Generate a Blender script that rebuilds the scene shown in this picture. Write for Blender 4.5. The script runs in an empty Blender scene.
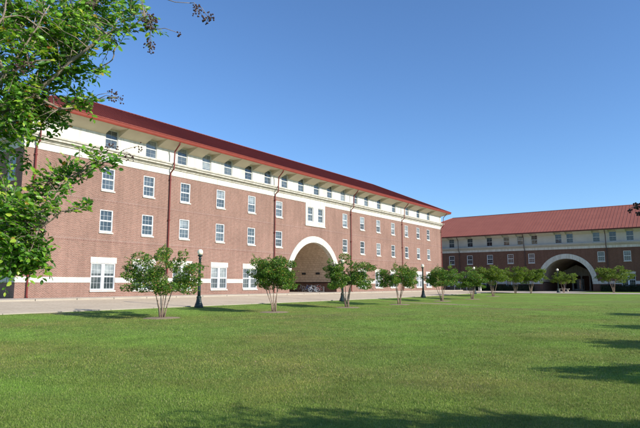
import bpy, math, random
import numpy as np
from mathutils import Vector, Matrix, noise

random.seed(7)
scene = bpy.context.scene
COL = scene.collection
R = math.radians

# ------------------------------------------------------------------ helpers
class MB:
    def __init__(self):
        self.v = []; self.f = []; self.uv = None
    def quad(self, a, b, c, d):
        n = len(self.v); self.v += [tuple(a), tuple(b), tuple(c), tuple(d)]; self.f.append((n, n+1, n+2, n+3))
    def tri(self, a, b, c):
        n = len(self.v); self.v += [tuple(a), tuple(b), tuple(c)]; self.f.append((n, n+1, n+2))
    def hexa(self, p):
        """p: 8 corners, bottom ring 0-3 then top ring 4-7"""
        n = len(self.v); self.v += [tuple(q) for q in p]
        for q in ((0,1,2,3), (7,6,5,4), (0,4,5,1), (1,5,6,2), (2,6,7,3), (3,7,4,0)):
            self.f.append(tuple(n+i for i in q))
    def box(self, P, u0, u1, n0, n1, z0, z1):
        self.hexa([P(u0,n0,z0), P(u1,n0,z0), P(u1,n1,z0), P(u0,n1,z0),
                   P(u0,n0,z1), P(u1,n0,z1), P(u1,n1,z1), P(u0,n1,z1)])
    def tube(self, pts, rad, seg=8, cap=True):
        pts = [Vector(p) for p in pts]
        if not isinstance(rad, (list, tuple)): rad = [rad]*len(pts)
        base = len(self.v); prev = None
        for i, p in enumerate(pts):
            if i == 0: t = pts[1]-pts[0]
            elif i == len(pts)-1: t = pts[-1]-pts[-2]
            else: t = pts[i+1]-pts[i-1]
            if t.length < 1e-9: t = Vector((0,0,1))
            t.normalize()
            if prev is None:
                a = Vector((0,0,1)) if abs(t.z) < .9 else Vector((1,0,0))
                s = t.cross(a).normalized()
            else:
                s = (prev - t*prev.dot(t))
                s = s.normalized() if s.length > 1e-6 else t.orthogonal().normalized()
            prev = s; b = t.cross(s)
            for k in range(seg):
                an = 2*math.pi*k/seg
                self.v.append(tuple(p + (s*math.cos(an)+b*math.sin(an))*rad[i]))
        for i in range(len(pts)-1):
            for k in range(seg):
                k2 = (k+1) % seg
                self.f.append((base+i*seg+k, base+i*seg+k2, base+(i+1)*seg+k2, base+(i+1)*seg+k))
        if cap:
            self.f.append(tuple(base+k for k in range(seg))[::-1])
            self.f.append(tuple(base+(len(pts)-1)*seg+k for k in range(seg)))
    def lathe(self, prof, seg=20, c=(0,0,0)):
        base = len(self.v)
        for r, z in prof:
            for k in range(seg):
                a = 2*math.pi*k/seg
                self.v.append((c[0]+r*math.cos(a), c[1]+r*math.sin(a), c[2]+z))
        for i in range(len(prof)-1):
            for k in range(seg):
                k2 = (k+1) % seg
                self.f.append((base+i*seg+k, base+i*seg+k2, base+(i+1)*seg+k2, base+(i+1)*seg+k))
        self.f.append(tuple(base+k for k in range(seg))[::-1])
        self.f.append(tuple(base+(len(prof)-1)*seg+k for k in range(seg)))
    def torus(self, c, axis, R0, r0, seg=32, sub=8, a0=0, a1=2*math.pi):
        axis = Vector(axis).normalized(); s = axis.orthogonal().normalized(); t = axis.cross(s)
        pts = [Vector(c)+(s*math.cos(a0+(a1-a0)*k/seg)+t*math.sin(a0+(a1-a0)*k/seg))*R0 for k in range(seg+1)]
        self.tube(pts, r0, sub, cap=False)
    def build(self, name, mat, parent=None, smooth=False, loc=None):
        me = bpy.data.meshes.new(name)
        me.from_pydata(self.v, [], self.f)
        if self.uv is not None:
            l = me.uv_layers.new(name='UVMap')
            for i, lp in enumerate(me.loops): l.data[i].uv = self.uv[lp.vertex_index]
        me.materials.append(mat); me.update()
        if smooth: me.polygons.foreach_set('use_smooth', [True]*len(me.polygons))
        o = bpy.data.objects.new(name, me); COL.objects.link(o)
        if parent: o.parent = parent
        if loc: o.location = loc
        return o

def fixn(o):
    import bmesh
    bm = bmesh.new(); bm.from_mesh(o.data); bmesh.ops.remove_doubles(bm, verts=bm.verts, dist=1e-4)
    bmesh.ops.recalc_face_normals(bm, faces=bm.faces); bm.to_mesh(o.data); bm.free(); return o

def bevel(o, w=.01, seg=2):
    m = o.modifiers.new('bevel', 'BEVEL'); m.width = w; m.segments = seg; m.limit_method = 'ANGLE'; return o

def tag(o, label=None, cat=None, group=None, kind=None):
    if label: o['label'] = label
    if cat: o['category'] = cat
    if group: o['group'] = group
    if kind: o['kind'] = kind
    return o

def empty(name, loc=(0,0,0), rz=0):
    o = bpy.data.objects.new(name, None); COL.objects.link(o)
    o.location = loc; o.rotation_euler = (0,0,rz); o.empty_display_size = .3; return o

def copy_tree(o, parent=None):
    c = o.copy(); COL.objects.link(c)
    if parent: c.parent = parent
    for ch in list(o.children): copy_tree(ch, c)
    return c

# ------------------------------------------------------------------ materials
class NT:
    """small node-graph helper"""
    def __init__(self, m): self.m = m; self.nt = m.node_tree
    def n(self, t, **k):
        x = self.nt.nodes.new(t)
        for a, v in k.items():
            if a.startswith('i_'): x.inputs[a[2:].replace('_', ' ')].default_value = v
            else: setattr(x, a, v)
        return x
    def l(self, a, b): self.nt.links.new(a, b)
    def math(self, op, a, b=None, clamp=False):
        x = self.n('ShaderNodeMath', operation=op, use_clamp=clamp)
        for i, q in enumerate((a, b)):
            if q is None: continue
            if isinstance(q, (int, float)): x.inputs[i].default_value = q
            else: self.l(q, x.inputs[i])
        return x.outputs[0]
    def mix(self, f, a, b, mode='MIX'):
        x = self.n('ShaderNodeMix', data_type='RGBA', blend_type=mode)
        for i, q in ((0, f), (6, a), (7, b)):
            if isinstance(q, (int, float)): x.inputs[i].default_value = q
            elif isinstance(q, tuple): x.inputs[i].default_value = (*q, 1)
            else: self.l(q, x.inputs[i])
        return x.outputs[2]
    def ramp(self, f, stops):
        x = self.n('ShaderNodeValToRGB'); cr = x.color_ramp
        while len(cr.elements) < len(stops): cr.elements.new(.5)
        for e, (p, c) in zip(cr.elements, stops): e.position = p; e.color = (*c, 1)
        self.l(f, x.inputs['Fac']); return x.outputs['Color']
    def noise(self, vec, s, d=5, r=.55):
        x = self.n('ShaderNodeTexNoise'); x.inputs['Scale'].default_value = s; x.inputs['Detail'].default_value = d
        x.inputs['Roughness'].default_value = r
        self.l(vec, x.inputs['Vector']); return x.outputs['Fac']

def mat(name, col=(.5,.5,.5), rough=.7, metal=0, spec=.5, var=None, vscale=1.0, bump=0, bscale=20, joint=0):
    m = bpy.data.materials.new(name); m.use_nodes = True
    nt = m.node_tree; b = nt.nodes['Principled BSDF']
    b.inputs['Roughness'].default_value = rough; b.inputs['Metallic'].default_value = metal
    b.inputs['Specular IOR Level'].default_value = spec
    b.inputs['Base Color'].default_value = (*col, 1)
    g = nt.nodes.new('ShaderNodeNewGeometry')
    if var:
        n = nt.nodes.new('ShaderNodeTexNoise'); n.inputs['Scale'].default_value = vscale; n.inputs['Detail'].default_value = 6
        nt.links.new(g.outputs['Position'], n.inputs['Vector'])
        r = nt.nodes.new('ShaderNodeValToRGB'); r.color_ramp.elements[0].position = .3; r.color_ramp.elements[1].position = .7
        r.color_ramp.elements[0].color = (*var, 1); r.color_ramp.elements[1].color = (*col, 1)
        nt.links.new(n.outputs['Fac'], r.inputs['Fac']); nt.links.new(r.outputs['Color'], b.inputs['Base Color'])
    if joint:
        gg = NT(m); sp = gg.n('ShaderNodeSeparateXYZ'); gg.l(g.outputs['Position'], sp.inputs[0])
        sn = gg.n('ShaderNodeSeparateXYZ'); gg.l(g.outputs['True Normal'], sn.inputs[0])
        isx = gg.math('GREATER_THAN', gg.math('ABSOLUTE', sn.outputs[0]), .6)
        u = gg.math('ADD', gg.math('MULTIPLY', sp.outputs[1], isx), gg.math('MULTIPLY', sp.outputs[0], gg.math('SUBTRACT', 1.0, isx)))
        fr = gg.math('FRACT', gg.math('DIVIDE', u, joint)); ln = gg.math('LESS_THAN', fr, .022/joint)
        src = b.inputs['Base Color'].links[0].from_socket
        vm = gg.n('ShaderNodeVectorMath', operation='MULTIPLY'); gg.l(g.outputs['Position'], vm.inputs[0]); vm.inputs[1].default_value = (3.5, 3.5, .35)
        stn = gg.ramp(gg.noise(vm.outputs[0], 1.0, 6, .65), [(.40,(.80,.78,.74)), (.58,(1,1,1))])
        c_ = gg.mix(1.0, src, stn, 'MULTIPLY'); c_ = gg.mix(gg.math('MULTIPLY', ln, .45), c_, (.2,.18,.15))
        gg.l(c_, b.inputs['Base Color'])
    if bump:
        n2 = nt.nodes.new('ShaderNodeTexNoise'); n2.inputs['Scale'].default_value = bscale; n2.inputs['Detail'].default_value = 4
        nt.links.new(g.outputs['Position'], n2.inputs['Vector'])
        bu = nt.nodes.new('ShaderNodeBump'); bu.inputs['Strength'].default_value = bump; bu.inputs['Distance'].default_value = .02
        nt.links.new(n2.outputs['Fac'], bu.inputs['Height']); nt.links.new(bu.outputs['Normal'], b.inputs['Normal'])
    return m

def brick_mat(name, c1, c2, mortar, bw=.23, bh=.077, uv=False, ms=.011):
    m = bpy.data.materials.new(name); m.use_nodes = True; g = NT(m)
    b = m.node_tree.nodes['Principled BSDF']; b.inputs['Roughness'].default_value = .88
    b.inputs['Specular IOR Level'].default_value = .2
    geo = g.n('ShaderNodeNewGeometry')
    comb = g.n('ShaderNodeCombineXYZ')
    if uv:
        tc = g.n('ShaderNodeTexCoord'); vec = tc.outputs['UV']
    else:
        sp = g.n('ShaderNodeSeparateXYZ'); g.l(geo.outputs['Position'], sp.inputs[0])
        sn = g.n('ShaderNodeSeparateXYZ'); g.l(geo.outputs['True Normal'], sn.inputs[0])
        isx = g.math('GREATER_THAN', g.math('ABSOLUTE', sn.outputs[0]), .6)
        u = g.math('ADD', g.math('MULTIPLY', sp.outputs[1], isx), g.math('MULTIPLY', sp.outputs[0], g.math('SUBTRACT', 1.0, isx)))
        g.l(u, comb.inputs[0]); g.l(sp.outputs[2], comb.inputs[1]); vec = comb.outputs[0]
    br = g.n('ShaderNodeTexBrick'); g.l(vec, br.inputs['Vector'])
    br.inputs['Scale'].default_value = 1; br.inputs['Brick Width'].default_value = bw; br.inputs['Row Height'].default_value = bh
    br.inputs['Mortar Size'].default_value = ms; br.inputs['Mortar Smooth'].default_value = .1; br.inputs['Bias'].default_value = 0
    br.inputs['Color1'].default_value = (*c1, 1); br.inputs['Color2'].default_value = (*c2, 1); br.inputs['Mortar'].default_value = (*mortar, 1)
    big = g.noise(geo.outputs['Position'], .35, 6)
    fine = g.noise(geo.outputs['Position'], 9, 4)
    k = g.ramp(big, [(.3, (.86,.85,.84)), (.7, (1.07,1.06,1.05))])
    c = g.mix(1.0, br.outputs['Color'], k, 'MULTIPLY')
    st = g.n('ShaderNodeVectorMath', operation='MULTIPLY'); g.l(geo.outputs['Position'], st.inputs[0]); st.inputs[1].default_value = (2.2, 2.2, .16)
    c = g.mix(1.0, c, g.ramp(g.noise(st.outputs[0], 1.0, 5, .6), [(.35,(.88,.87,.86)), (.55,(1,1,1)), (.75,(1.08,1.07,1.06))]), 'MULTIPLY')
    k2 = g.ramp(fine, [(.3, (.88,.88,.88)), (.7, (1.1,1.1,1.1))])
    c = g.mix(1.0, c, k2, 'MULTIPLY')
    g.l(c, b.inputs['Base Color'])
    bu = g.n('ShaderNodeBump'); bu.inputs['Strength'].default_value = .5; bu.inputs['Distance'].default_value = .006; bu.invert = True
    g.l(br.outputs['Fac'], bu.inputs['Height']); g.l(bu.outputs['Normal'], b.inputs['Normal'])
    return m

def leaf_mat(name, stops, trans=.35, rough=.45):
    m = bpy.data.materials.new(name); m.use_nodes = True; g = NT(m)
    nt = m.node_tree; b = nt.nodes['Principled BSDF']; out = nt.nodes['Material Output']
    geo = g.n('ShaderNodeNewGeometry')
    c = g.ramp(geo.outputs['Random Per Island'], stops)
    big = g.noise(geo.outputs['Position'], 1.6, 3)
    c = g.mix(1.0, c, g.ramp(big, [(.35, (.78,.82,.8)), (.65, (1.15,1.12,1.05))]), 'MULTIPLY')
    g.l(c, b.inputs['Base Color']); b.inputs['Roughness'].default_value = rough
    b.inputs['Specular IOR Level'].default_value = .4
    t = g.n('ShaderNodeBsdfTranslucent'); g.l(g.mix(1.0, c, (1.25, 1.35, .6), 'MULTIPLY'), t.inputs['Color'])
    ms = g.n('ShaderNodeMixShader'); ms.inputs[0].default_value = trans
    g.l(b.outputs[0], ms.inputs[1]); g.l(t.outputs[0], ms.inputs[2]); g.l(ms.outputs[0], out.inputs['Surface'])
    return m

M = {}
M['brick'] = brick_mat('red_brick', (.262,.120,.090), (.188,.084,.063), (.37,.30,.24))
M['brick_dark_shaded'] = brick_mat('dark_shaded_brick', (.18,.074,.045), (.125,.052,.033), (.20,.145,.11))  # red brick darkened for the far block's shade; also dark brick inside the arches
M['course'] = brick_mat('soldier_course', (.25,.118,.09), (.19,.088,.066), (.37,.30,.25), bw=.077, bh=.23)
M['vault'] = brick_mat('tan_vault_brick', (.62,.49,.37), (.53,.415,.31), (.42,.32,.235), bw=.62, bh=.34, uv=True, ms=.03)
M['stone'] = mat('cream_stone', (.66,.63,.555), .75, var=(.60,.57,.495), vscale=2.2, bump=.15, bscale=30, joint=1.52)
M['plaster'] = mat('cream_plaster', (.67,.64,.575), .85, var=(.62,.59,.52), vscale=.9, joint=4.8)
M['soffit'] = mat('beige_soffit', (.60,.53,.41), .8, var=(.54,.47,.36), vscale=1.2)
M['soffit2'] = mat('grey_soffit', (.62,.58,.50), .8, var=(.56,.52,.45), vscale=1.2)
M['cornice_shade'] = mat('shaded_cornice', (.50,.46,.39), .8, var=(.42,.39,.33), vscale=1.2)  # cornice cream darkened, shade of the far front put into the colour
M['plaster_shade'] = mat('shaded_plaster', (.52,.49,.43), .85, var=(.46,.43,.38), vscale=.9)  # cream plaster toned down to carry the far block's shade
M['white'] = mat('white_paint', (.70,.715,.71), .5, var=(.62,.635,.63), vscale=3)
M['cornice'] = mat('dull_cream_moulding', (.55,.52,.44), .8, var=(.44,.41,.34), vscale=1.7, joint=2.4)  # darker, blotchier cream than the stone
M['gutter'] = mat('red_gutter_metal', (.235,.042,.024), .5, spec=.3, var=(.19,.034,.02), vscale=2)
M['pipe'] = mat('dark_red_pipe', (.165,.028,.022), .5, spec=.3)
M['gutter_shade'] = mat('shaded_gutter_metal', (.10,.025,.022), .5)  # red gutter darkened: the far eave's shade is in its colour
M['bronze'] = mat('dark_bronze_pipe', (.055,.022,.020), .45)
M['roofred'] = mat('oxblood_metal_roof', (.24,.052,.036), .55, spec=.2, var=(.20,.044,.031), vscale=.6)
M['roofpink'] = mat('faded_red_metal_roof', (.37,.128,.088), .65, spec=.15, var=(.32,.108,.075), vscale=.5)
M['iron'] = mat('dark_green_iron', (.010,.024,.022), .45, spec=.4, var=(.015,.032,.028), vscale=8)
M['bark'] = mat('pale_bark', (.38,.28,.21), .85, var=(.22,.14,.105), vscale=14, bump=.5, bscale=30)
M['bark_fg'] = mat('grey_brown_bark', (.30,.24,.18), .85, var=(.18,.135,.10), vscale=20, bump=.5, bscale=60)
M['tyre'] = mat('rubber', (.02,.02,.02), .8)
M['chrome'] = mat('steel', (.55,.56,.58), .3, metal=.9)
M['bluepaint'] = mat('blue_paint', (.03,.09,.28), .35)
M['greypaint'] = mat('silver_paint', (.45,.46,.48), .35, metal=.3)
M['redpaint'] = mat('maroon_paint', (.20,.03,.03), .35)
M['dark'] = mat('black_metal', (.02,.02,.022), .5)
M['concrete'] = mat('pale_concrete', (.42,.37,.29), .9, var=(.33,.285,.22), vscale=.8, bump=.3, bscale=25)
M['seed'] = mat('brown_seed_pods', (.055,.022,.018), .8)
M['globe'] = mat('cream_globe', (.82,.76,.58), .3)
M['dirt'] = mat('bare_mulch', (.31,.235,.155), .95, var=(.20,.15,.09), vscale=9, bump=.8, bscale=18)
M['greydoor'] = mat('dull_green_metal', (.035,.045,.045), .5)
M['leaf_row'] = leaf_mat('myrtle_leaf', [(0,(0.039,0.081,0.016)), (.35,(0.071,0.163,0.023)), (.7,(0.149,0.285,0.034)), (.93,(0.280,0.367,0.050)), (.992,(0.426,0.149,0.050)), (1,(0.426,0.137,0.050))])
M['leaf_lime'] = leaf_mat('lime_leaf', [(0,(0.065,0.115,0.014)), (.4,(0.109,0.184,0.020)), (.75,(0.183,0.260,0.032)), (1,(0.311,0.291,0.042))])
M['leaf_fg'] = leaf_mat('near_myrtle_leaf', [(0,(0.052,0.130,0.021)), (.35,(0.099,0.246,0.028)), (.75,(0.207,0.420,0.042)), (.975,(0.452,0.551,0.064)), (.994,(0.34,0.15,0.03)), (1,(0.30,0.10,0.03))], trans=.42, rough=.36)
M['leaf_hedge'] = leaf_mat('dark_hedge_leaf', [(0,(.010,.018,.008)), (1,(.022,.04,.012))], trans=.15)  # near-black leaves for the hedges that darken the wall foot

# window glass: dull reflective pane with blinds of different height behind
def glass_mat(name, a, b_):
    m = bpy.data.materials.new(name); m.use_nodes = True; g = NT(m)
    b = m.node_tree.nodes['Principled BSDF']; b.inputs['Roughness'].default_value = .06
    b.inputs['Specular IOR Level'].default_value = .9
    oi = g.n('ShaderNodeObjectInfo'); geo = g.n('ShaderNodeNewGeometry')
    sp = g.n('ShaderNodeSeparateXYZ'); g.l(geo.outputs['Position'], sp.inputs[0])
    w = g.math('FRACT', g.math('MULTIPLY', sp.outputs[2], 14.0))
    slat = g.ramp(w, [(0,(.75,.75,.75)), (.25,(1.05,1.05,1.05)), (1,(1,1,1))])
    tc = g.n('ShaderNodeTexCoord'); sg_ = g.n('ShaderNodeSeparateXYZ'); g.l(tc.outputs['Generated'], sg_.inputs[0])
    r2 = g.math('FRACT', g.math('MULTIPLY', oi.outputs['Random'], 7.31)); r3 = g.math('FRACT', g.math('MULTIPLY', oi.outputs['Random'], 23.7))
    drop = g.math('MULTIPLY', r2, g.math('GREATER_THAN', r3, .45))
    isb = g.math('GREATER_THAN', sg_.outputs[2], g.math('SUBTRACT', 1.0, drop))
    c = g.ramp(oi.outputs['Random'], [(0,tuple(.6*x for x in a)), (1,tuple(.7*x+.3*y for x,y in zip(a,b_)))])
    c = g.mix(isb, c, g.mix(1.0, b_, slat, 'MULTIPLY'))
    nz = g.noise(geo.outputs['Position'], 1.3, 2)
    c = g.mix(1.0, c, g.ramp(nz, [(.35,(.6,.64,.68)), (.65,(1.2,1.2,1.2))]), 'MULTIPLY')
    g.l(c, b.inputs['Base Color'])
    bu = g.n('ShaderNodeBump'); bu.inputs['Strength'].default_value = .08; bu.inputs['Distance'].default_value = .05
    g.l(g.noise(geo.outputs['Position'], 2.5, 1), bu.inputs['Height']); g.l(bu.outputs['Normal'], b.inputs['Normal'])
    return m
M['pane'] = glass_mat('window_glass', (.055,.075,.085), (.25,.27,.265))
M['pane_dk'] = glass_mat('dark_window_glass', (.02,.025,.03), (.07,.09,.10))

# ------------------------------------------------------------------ terrain
def S(t): t = max(0., min(1., t)); return t*t*(3-2*t)
def ground(x, y):
    zl = -.55 + .33*S((y-50)/42)
    t = max(0., min(1., (-24-x)/14))
    t2 = S((y-100)/14)
    lift = t*(1-S((y-96)/10))
    z = zl + (0-zl)*lift
    return z
def bumps(x, y): return .035*noise.noise((x*.12, y*.12, 3.1)) + .012*noise.noise((x*.6, y*.6, 1.0))

def lawn_material():
    m = bpy.data.materials.new('mown_lawn'); m.use_nodes = True; g = NT(m)
    b = m.node_tree.nodes['Principled BSDF']; b.inputs['Roughness'].default_value = .95; b.inputs['Specular IOR Level'].default_value = .1
    geo = g.n('ShaderNodeNewGeometry'); pos = geo.outputs['Position']
    n1 = g.noise(pos, .16, 6, .6); n2 = g.noise(pos, 1.1, 6, .65); n3 = g.noise(pos, 14, 5, .7); n4 = g.noise(pos, 70, 3, .7)
    c = g.ramp(n1, [(.32,(.25,.265,.072)), (.48,(.19,.275,.055)), (.62,(.215,.34,.06)), (.75,(.25,.295,.08))])
    c = g.mix(1.0, c, g.ramp(n2, [(.3,(.80,.80,.78)), (.5,(1,1,1)), (.7,(1.15,1.12,1.1))]), 'MULTIPLY')
    c = g.mix(1.0, c, g.ramp(n3, [(.3,(.62,.62,.60)), (.7,(1.32,1.3,1.3))]), 'MULTIPLY')
    c = g.mix(1.0, c, g.ramp(n4, [(.3,(.6,.6,.6)), (.7,(1.35,1.35,1.35))]), 'MULTIPLY')
    sp = g.n('ShaderNodeSeparateXYZ'); g.l(pos, sp.inputs[0])
    def ell(cx, cy, rx, ry, ang):
        ca, sa = math.cos(R(ang)), math.sin(R(ang))
        dx = g.math('SUBTRACT', sp.outputs[0], cx); dy = g.math('SUBTRACT', sp.outputs[1], cy)
        a = g.math('DIVIDE', g.math('ADD', g.math('MULTIPLY', dx, ca), g.math('MULTIPLY', dy, sa)), rx)
        e = g.math('DIVIDE', g.math('SUBTRACT', g.math('MULTIPLY', dy, ca), g.math('MULTIPLY', dx, sa)), ry)
        d = g.math('SQRT', g.math('ADD', g.math('MULTIPLY', a, a), g.math('MULTIPLY', e, e)))
        d = g.math('ADD', d, g.math('MULTIPLY', g.math('SUBTRACT', n2, .5), 1.6))
        return g.math('SUBTRACT', 1.0, d, clamp=True)
    # worn earth: a trodden strip by the fifth tree and thin brown areas in the turf
    for (cx, cy, rx, ry, ang, k, colr) in ((-19.5,44.8,6.5,1.3,-22,1.6,(.36,.29,.18)), (-12,38,7,2.6,15,.8,(.22,.18,.08)),
                                     (-17,24,7,2.6,60,.6,(.20,.18,.08)), (-8.5,12,3.4,1.4,60,.5,(.19,.18,.07)),
                                     (-28,15.5,2.5,.9,30,1.2,(.27,.22,.13)), (-3.6,9.0,1.6,.7,50,.6,(.20,.19,.08)), (-5,60,9,4,10,.6,(.20,.19,.08))):
        c = g.mix(g.math('MULTIPLY', ell(cx,cy,rx,ry,ang), k, clamp=True), c, colr)
    g.l(c, b.inputs['Base Color'])
    bu = g.n('ShaderNodeBump'); bu.inputs['Strength'].default_value = .9; bu.inputs['Distance'].default_value = .04
    g.l(g.math('ADD', n3, n4), bu.inputs['Height']); g.l(bu.outputs['Normal'], b.inputs['Normal'])
    return m
M['lawn'] = lawn_material()

def pave_material(name, a, c_, joint=3.0):
    m = bpy.data.materials.new(name); m.use_nodes = True; g = NT(m)
    b = m.node_tree.nodes['Principled BSDF']; b.inputs['Roughness'].default_value = .9; b.inputs['Specular IOR Level'].default_value = .2
    geo = g.n('ShaderNodeNewGeometry'); pos = geo.outputs['Position']
    c = g.ramp(g.noise(pos, .3, 7, .65), [(.3, a), (.7, c_)])
    c = g.mix(1.0, c, g.ramp(g.noise(pos, 6, 6, .7), [(.3,(.78,.77,.76)), (.7,(1.12,1.12,1.12))]), 'MULTIPLY')
    br = g.n('ShaderNodeTexBrick'); g.l(pos, br.inputs['Vector']); br.offset = 0
    br.inputs['Scale'].default_value = 1; br.inputs['Brick Width'].default_value = joint; br.inputs['Row Height'].default_value = joint
    br.inputs['Mortar Size'].default_value = .02
    br.inputs['Color1'].default_value = (1,1,1,1); br.inputs['Color2'].default_value = (.95,.95,.95,1); br.inputs['Mortar'].default_value = (.6,.58,.55,1)
    c = g.mix(1.0, c, br.outputs['Color'], 'MULTIPLY')
    g.l(c, b.inputs['Base Color'])
    return m
M['road'] = pave_material('worn_concrete_road', (.54,.435,.305), (.64,.53,.39), 4.5)
M['walk'] = pave_material('pale_walkway', (.50,.42,.33), (.60,.515,.41), 1.5)

def sheet(name, x0, x1, y0, y1, m, off, step=2.0, bump=False, kind='structure', far=False):
    xs = [x0]; ys = [y0]
    nx = max(1, int((x1-x0)/step)); ny = max(1, int((y1-y0)/step))
    xs = [x0+(x1-x0)*i/nx for i in range(nx+1)]; ys = [y0+(y1-y0)*i/ny for i in range(ny+1)]
    if far: xs = [-3000,-1200,-400]+xs+[400,1200,3000]; ys = [-3000,-1200,-400]+ys+[400,1200,3000]
    b = MB()
    for y in ys:
        for x in xs:
            b.v.append((x, y, ground(x, y)+off+(bumps(x, y) if bump and x > -27.5 and y < 84 else 0)))
    w = len(xs)
    for j in range(len(ys)-1):
        for i in range(len(xs)-1): b.f.append((j*w+i, j*w+i+1, (j+1)*w+i+1, (j+1)*w+i))
    o = b.build(name, m, smooth=True); tag(o, kind=kind); return o

sheet('lawn', -120, 120, -60, 180, M['lawn'], -.02, 1.0, bump=True, far=True)
sheet('road', -37.5, -28.7, -40, 97, M['road'], .012, 1.0)
sheet('pavement', -41.9, -37.5, -40, 97.9, M['walk'], .09, 1.0)
sheet('forecourt', -62, -28.7, 97.9, 114.9, M['walk'], .02, 1.0)
sheet('passage_floor', -61, -41.9, 51.7, 62.1, M['walk'], .06, 1.0)
sheet('footpath', -28.7, 40, 86.5, 97.0, M['walk'], .02, 1.0)
sheet('passage_floor', -28.3, -18.1, 114.9, 135, M['walk'], .03, 1.0)
sheet('arch_path', -27.5, -19, 97.0, 114.9, M['walk'], .016, 1.0)

# kerb: a run of stones along the road with drains between
kb = MB()
y = -38.
while y < 95:
    for x0, x1 in ((-37.62, -37.42),):
        z = ground(-37.5, y)
        kb.hexa([(x0,y,z-.1),(x1,y,z-.1),(x1,y+2.95,z-.1),(x0,y+2.95,z-.1),(x0,y,z+.13),(x1,y,z+.125),(x1,y+2.95,z+.125),(x0,y+2.95,z+.13)])
    y += 3.0
tag(kb.build('kerb', M['concrete']), kind='structure')
ke = MB(); y = -38.
while y < 86:
    z = ground(-28.7, y)
    ke.hexa([(-28.86,y,z-.1),(-28.68,y,z-.1),(-28.68,y+2.97,z-.1),(-28.86,y+2.97,z-.1),(-28.86,y,z+.035),(-28.68,y,z+.035),(-28.68,y+2.97,z+.035),(-28.86,y+2.97,z+.035)])
    y += 3
tag(ke.build('lawn_edging', M['concrete']), kind='structure')

# ------------------------------------------------------------------ grass blades
def make_grass():
    rng = np.random.default_rng(5)
    cx, sx = math.cos(R(35.72)), math.sin(R(35.72))
    pts = []
    def band(f0, f1, n, h, w):
        f = np.sqrt(rng.uniform(f0*f0, f1*f1, n)); r = rng.uniform(-.72, .72, n)*f
        x = r*cx - f*sx; y = r*sx + f*cx
        k = (x > -28.2) & (y < 84)
        x, y, f = x[k], y[k], f[k]
        return x, y, np.full(len(x), h)*rng.uniform(.5, 1.3, len(x)), np.full(len(x), w)
    parts = [band(4.2, 10, 190000, .026, .0042), band(10, 18, 150000, .028, .007), band(18, 30, 70000, .028, .014), band(28, 46, 40000, .028, .02)]
    x, y, h, w = [np.concatenate(q) for q in zip(*parts)]
    z = np.array([ground(a, b)+bumps(a, b)-.02 for a, b in zip(x, y)])
    n = len(x); ang = rng.uniform(0, 2*np.pi, n); lean = rng.uniform(0, .9, n)*h; la = rng.uniform(0, 2*np.pi, n)
    v = np.empty((n, 3, 3), dtype=np.float32)
    v[:,0] = np.stack([x-np.cos(ang)*w, y-np.sin(ang)*w, z-.004], 1)
    v[:,1] = np.stack([x+np.cos(ang)*w, y+np.sin(ang)*w, z-.004], 1)
    v[:,2] = np.stack([x+np.cos(la)*lean, y+np.sin(la)*lean, z+h], 1)
    me = bpy.data.meshes.new('grass'); me.vertices.add(n*3); me.loops.add(n*3); me.polygons.add(n)
    me.vertices.foreach_set('co', v.ravel()); me.loops.foreach_set('vertex_index', np.arange(n*3, dtype=np.int32))
    me.polygons.foreach_set('loop_start', np.arange(0, n*3, 3, dtype=np.int32)); me.update()
    m = bpy.data.materials.new('grass_blade'); m.use_nodes = True; g = NT(m); b = m.node_tree.nodes['Principled BSDF']
    geo = g.n('ShaderNodeNewGeometry')
    c = g.ramp(geo.outputs['Random Per Island'], [(0,(.155,.205,.042)), (.45,(.20,.275,.055)), (.88,(.265,.34,.07)), (.95,(.33,.31,.14)), (1,(.36,.32,.17))])
    n1 = g.noise(geo.outputs['Position'], .16, 6, .6)
    n2 = g.noise(geo.outputs['Position'], 1.1, 6, .65)
    c = g.mix(1.0, c, g.ramp(n1, [(.34,(1.38,1.04,1.3)), (.5,(1.04,1.0,1.0)), (.64,(.94,1.16,.92))]), 'MULTIPLY')
    c = g.mix(1.0, c, g.ramp(n2, [(.3,(.80,.78,.78)), (.5,(1,1,1)), (.7,(1.2,1.22,1.1))]), 'MULTIPLY')
    g.l(c, b.inputs['Base Color']); b.inputs['Roughness'].default_value = .6; b.inputs['Specular IOR Level'].default_value = .25
    t = g.n('ShaderNodeBsdfTranslucent'); g.l(c, t.inputs['Color']); ms = g.n('ShaderNodeMixShader'); ms.inputs[0].default_value = .35
    g.l(b.outputs[0], ms.inputs[1]); g.l(t.outputs[0], ms.inputs[2]); g.l(ms.outputs[0], m.node_tree.nodes['Material Output'].inputs['Surface'])
    me.materials.append(m)
    o = bpy.data.objects.new('grass', me); COL.objects.link(o)
    tag(o, 'short mown green grass blades over the near lawn', 'grass', kind='stuff')
make_grass()

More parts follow.
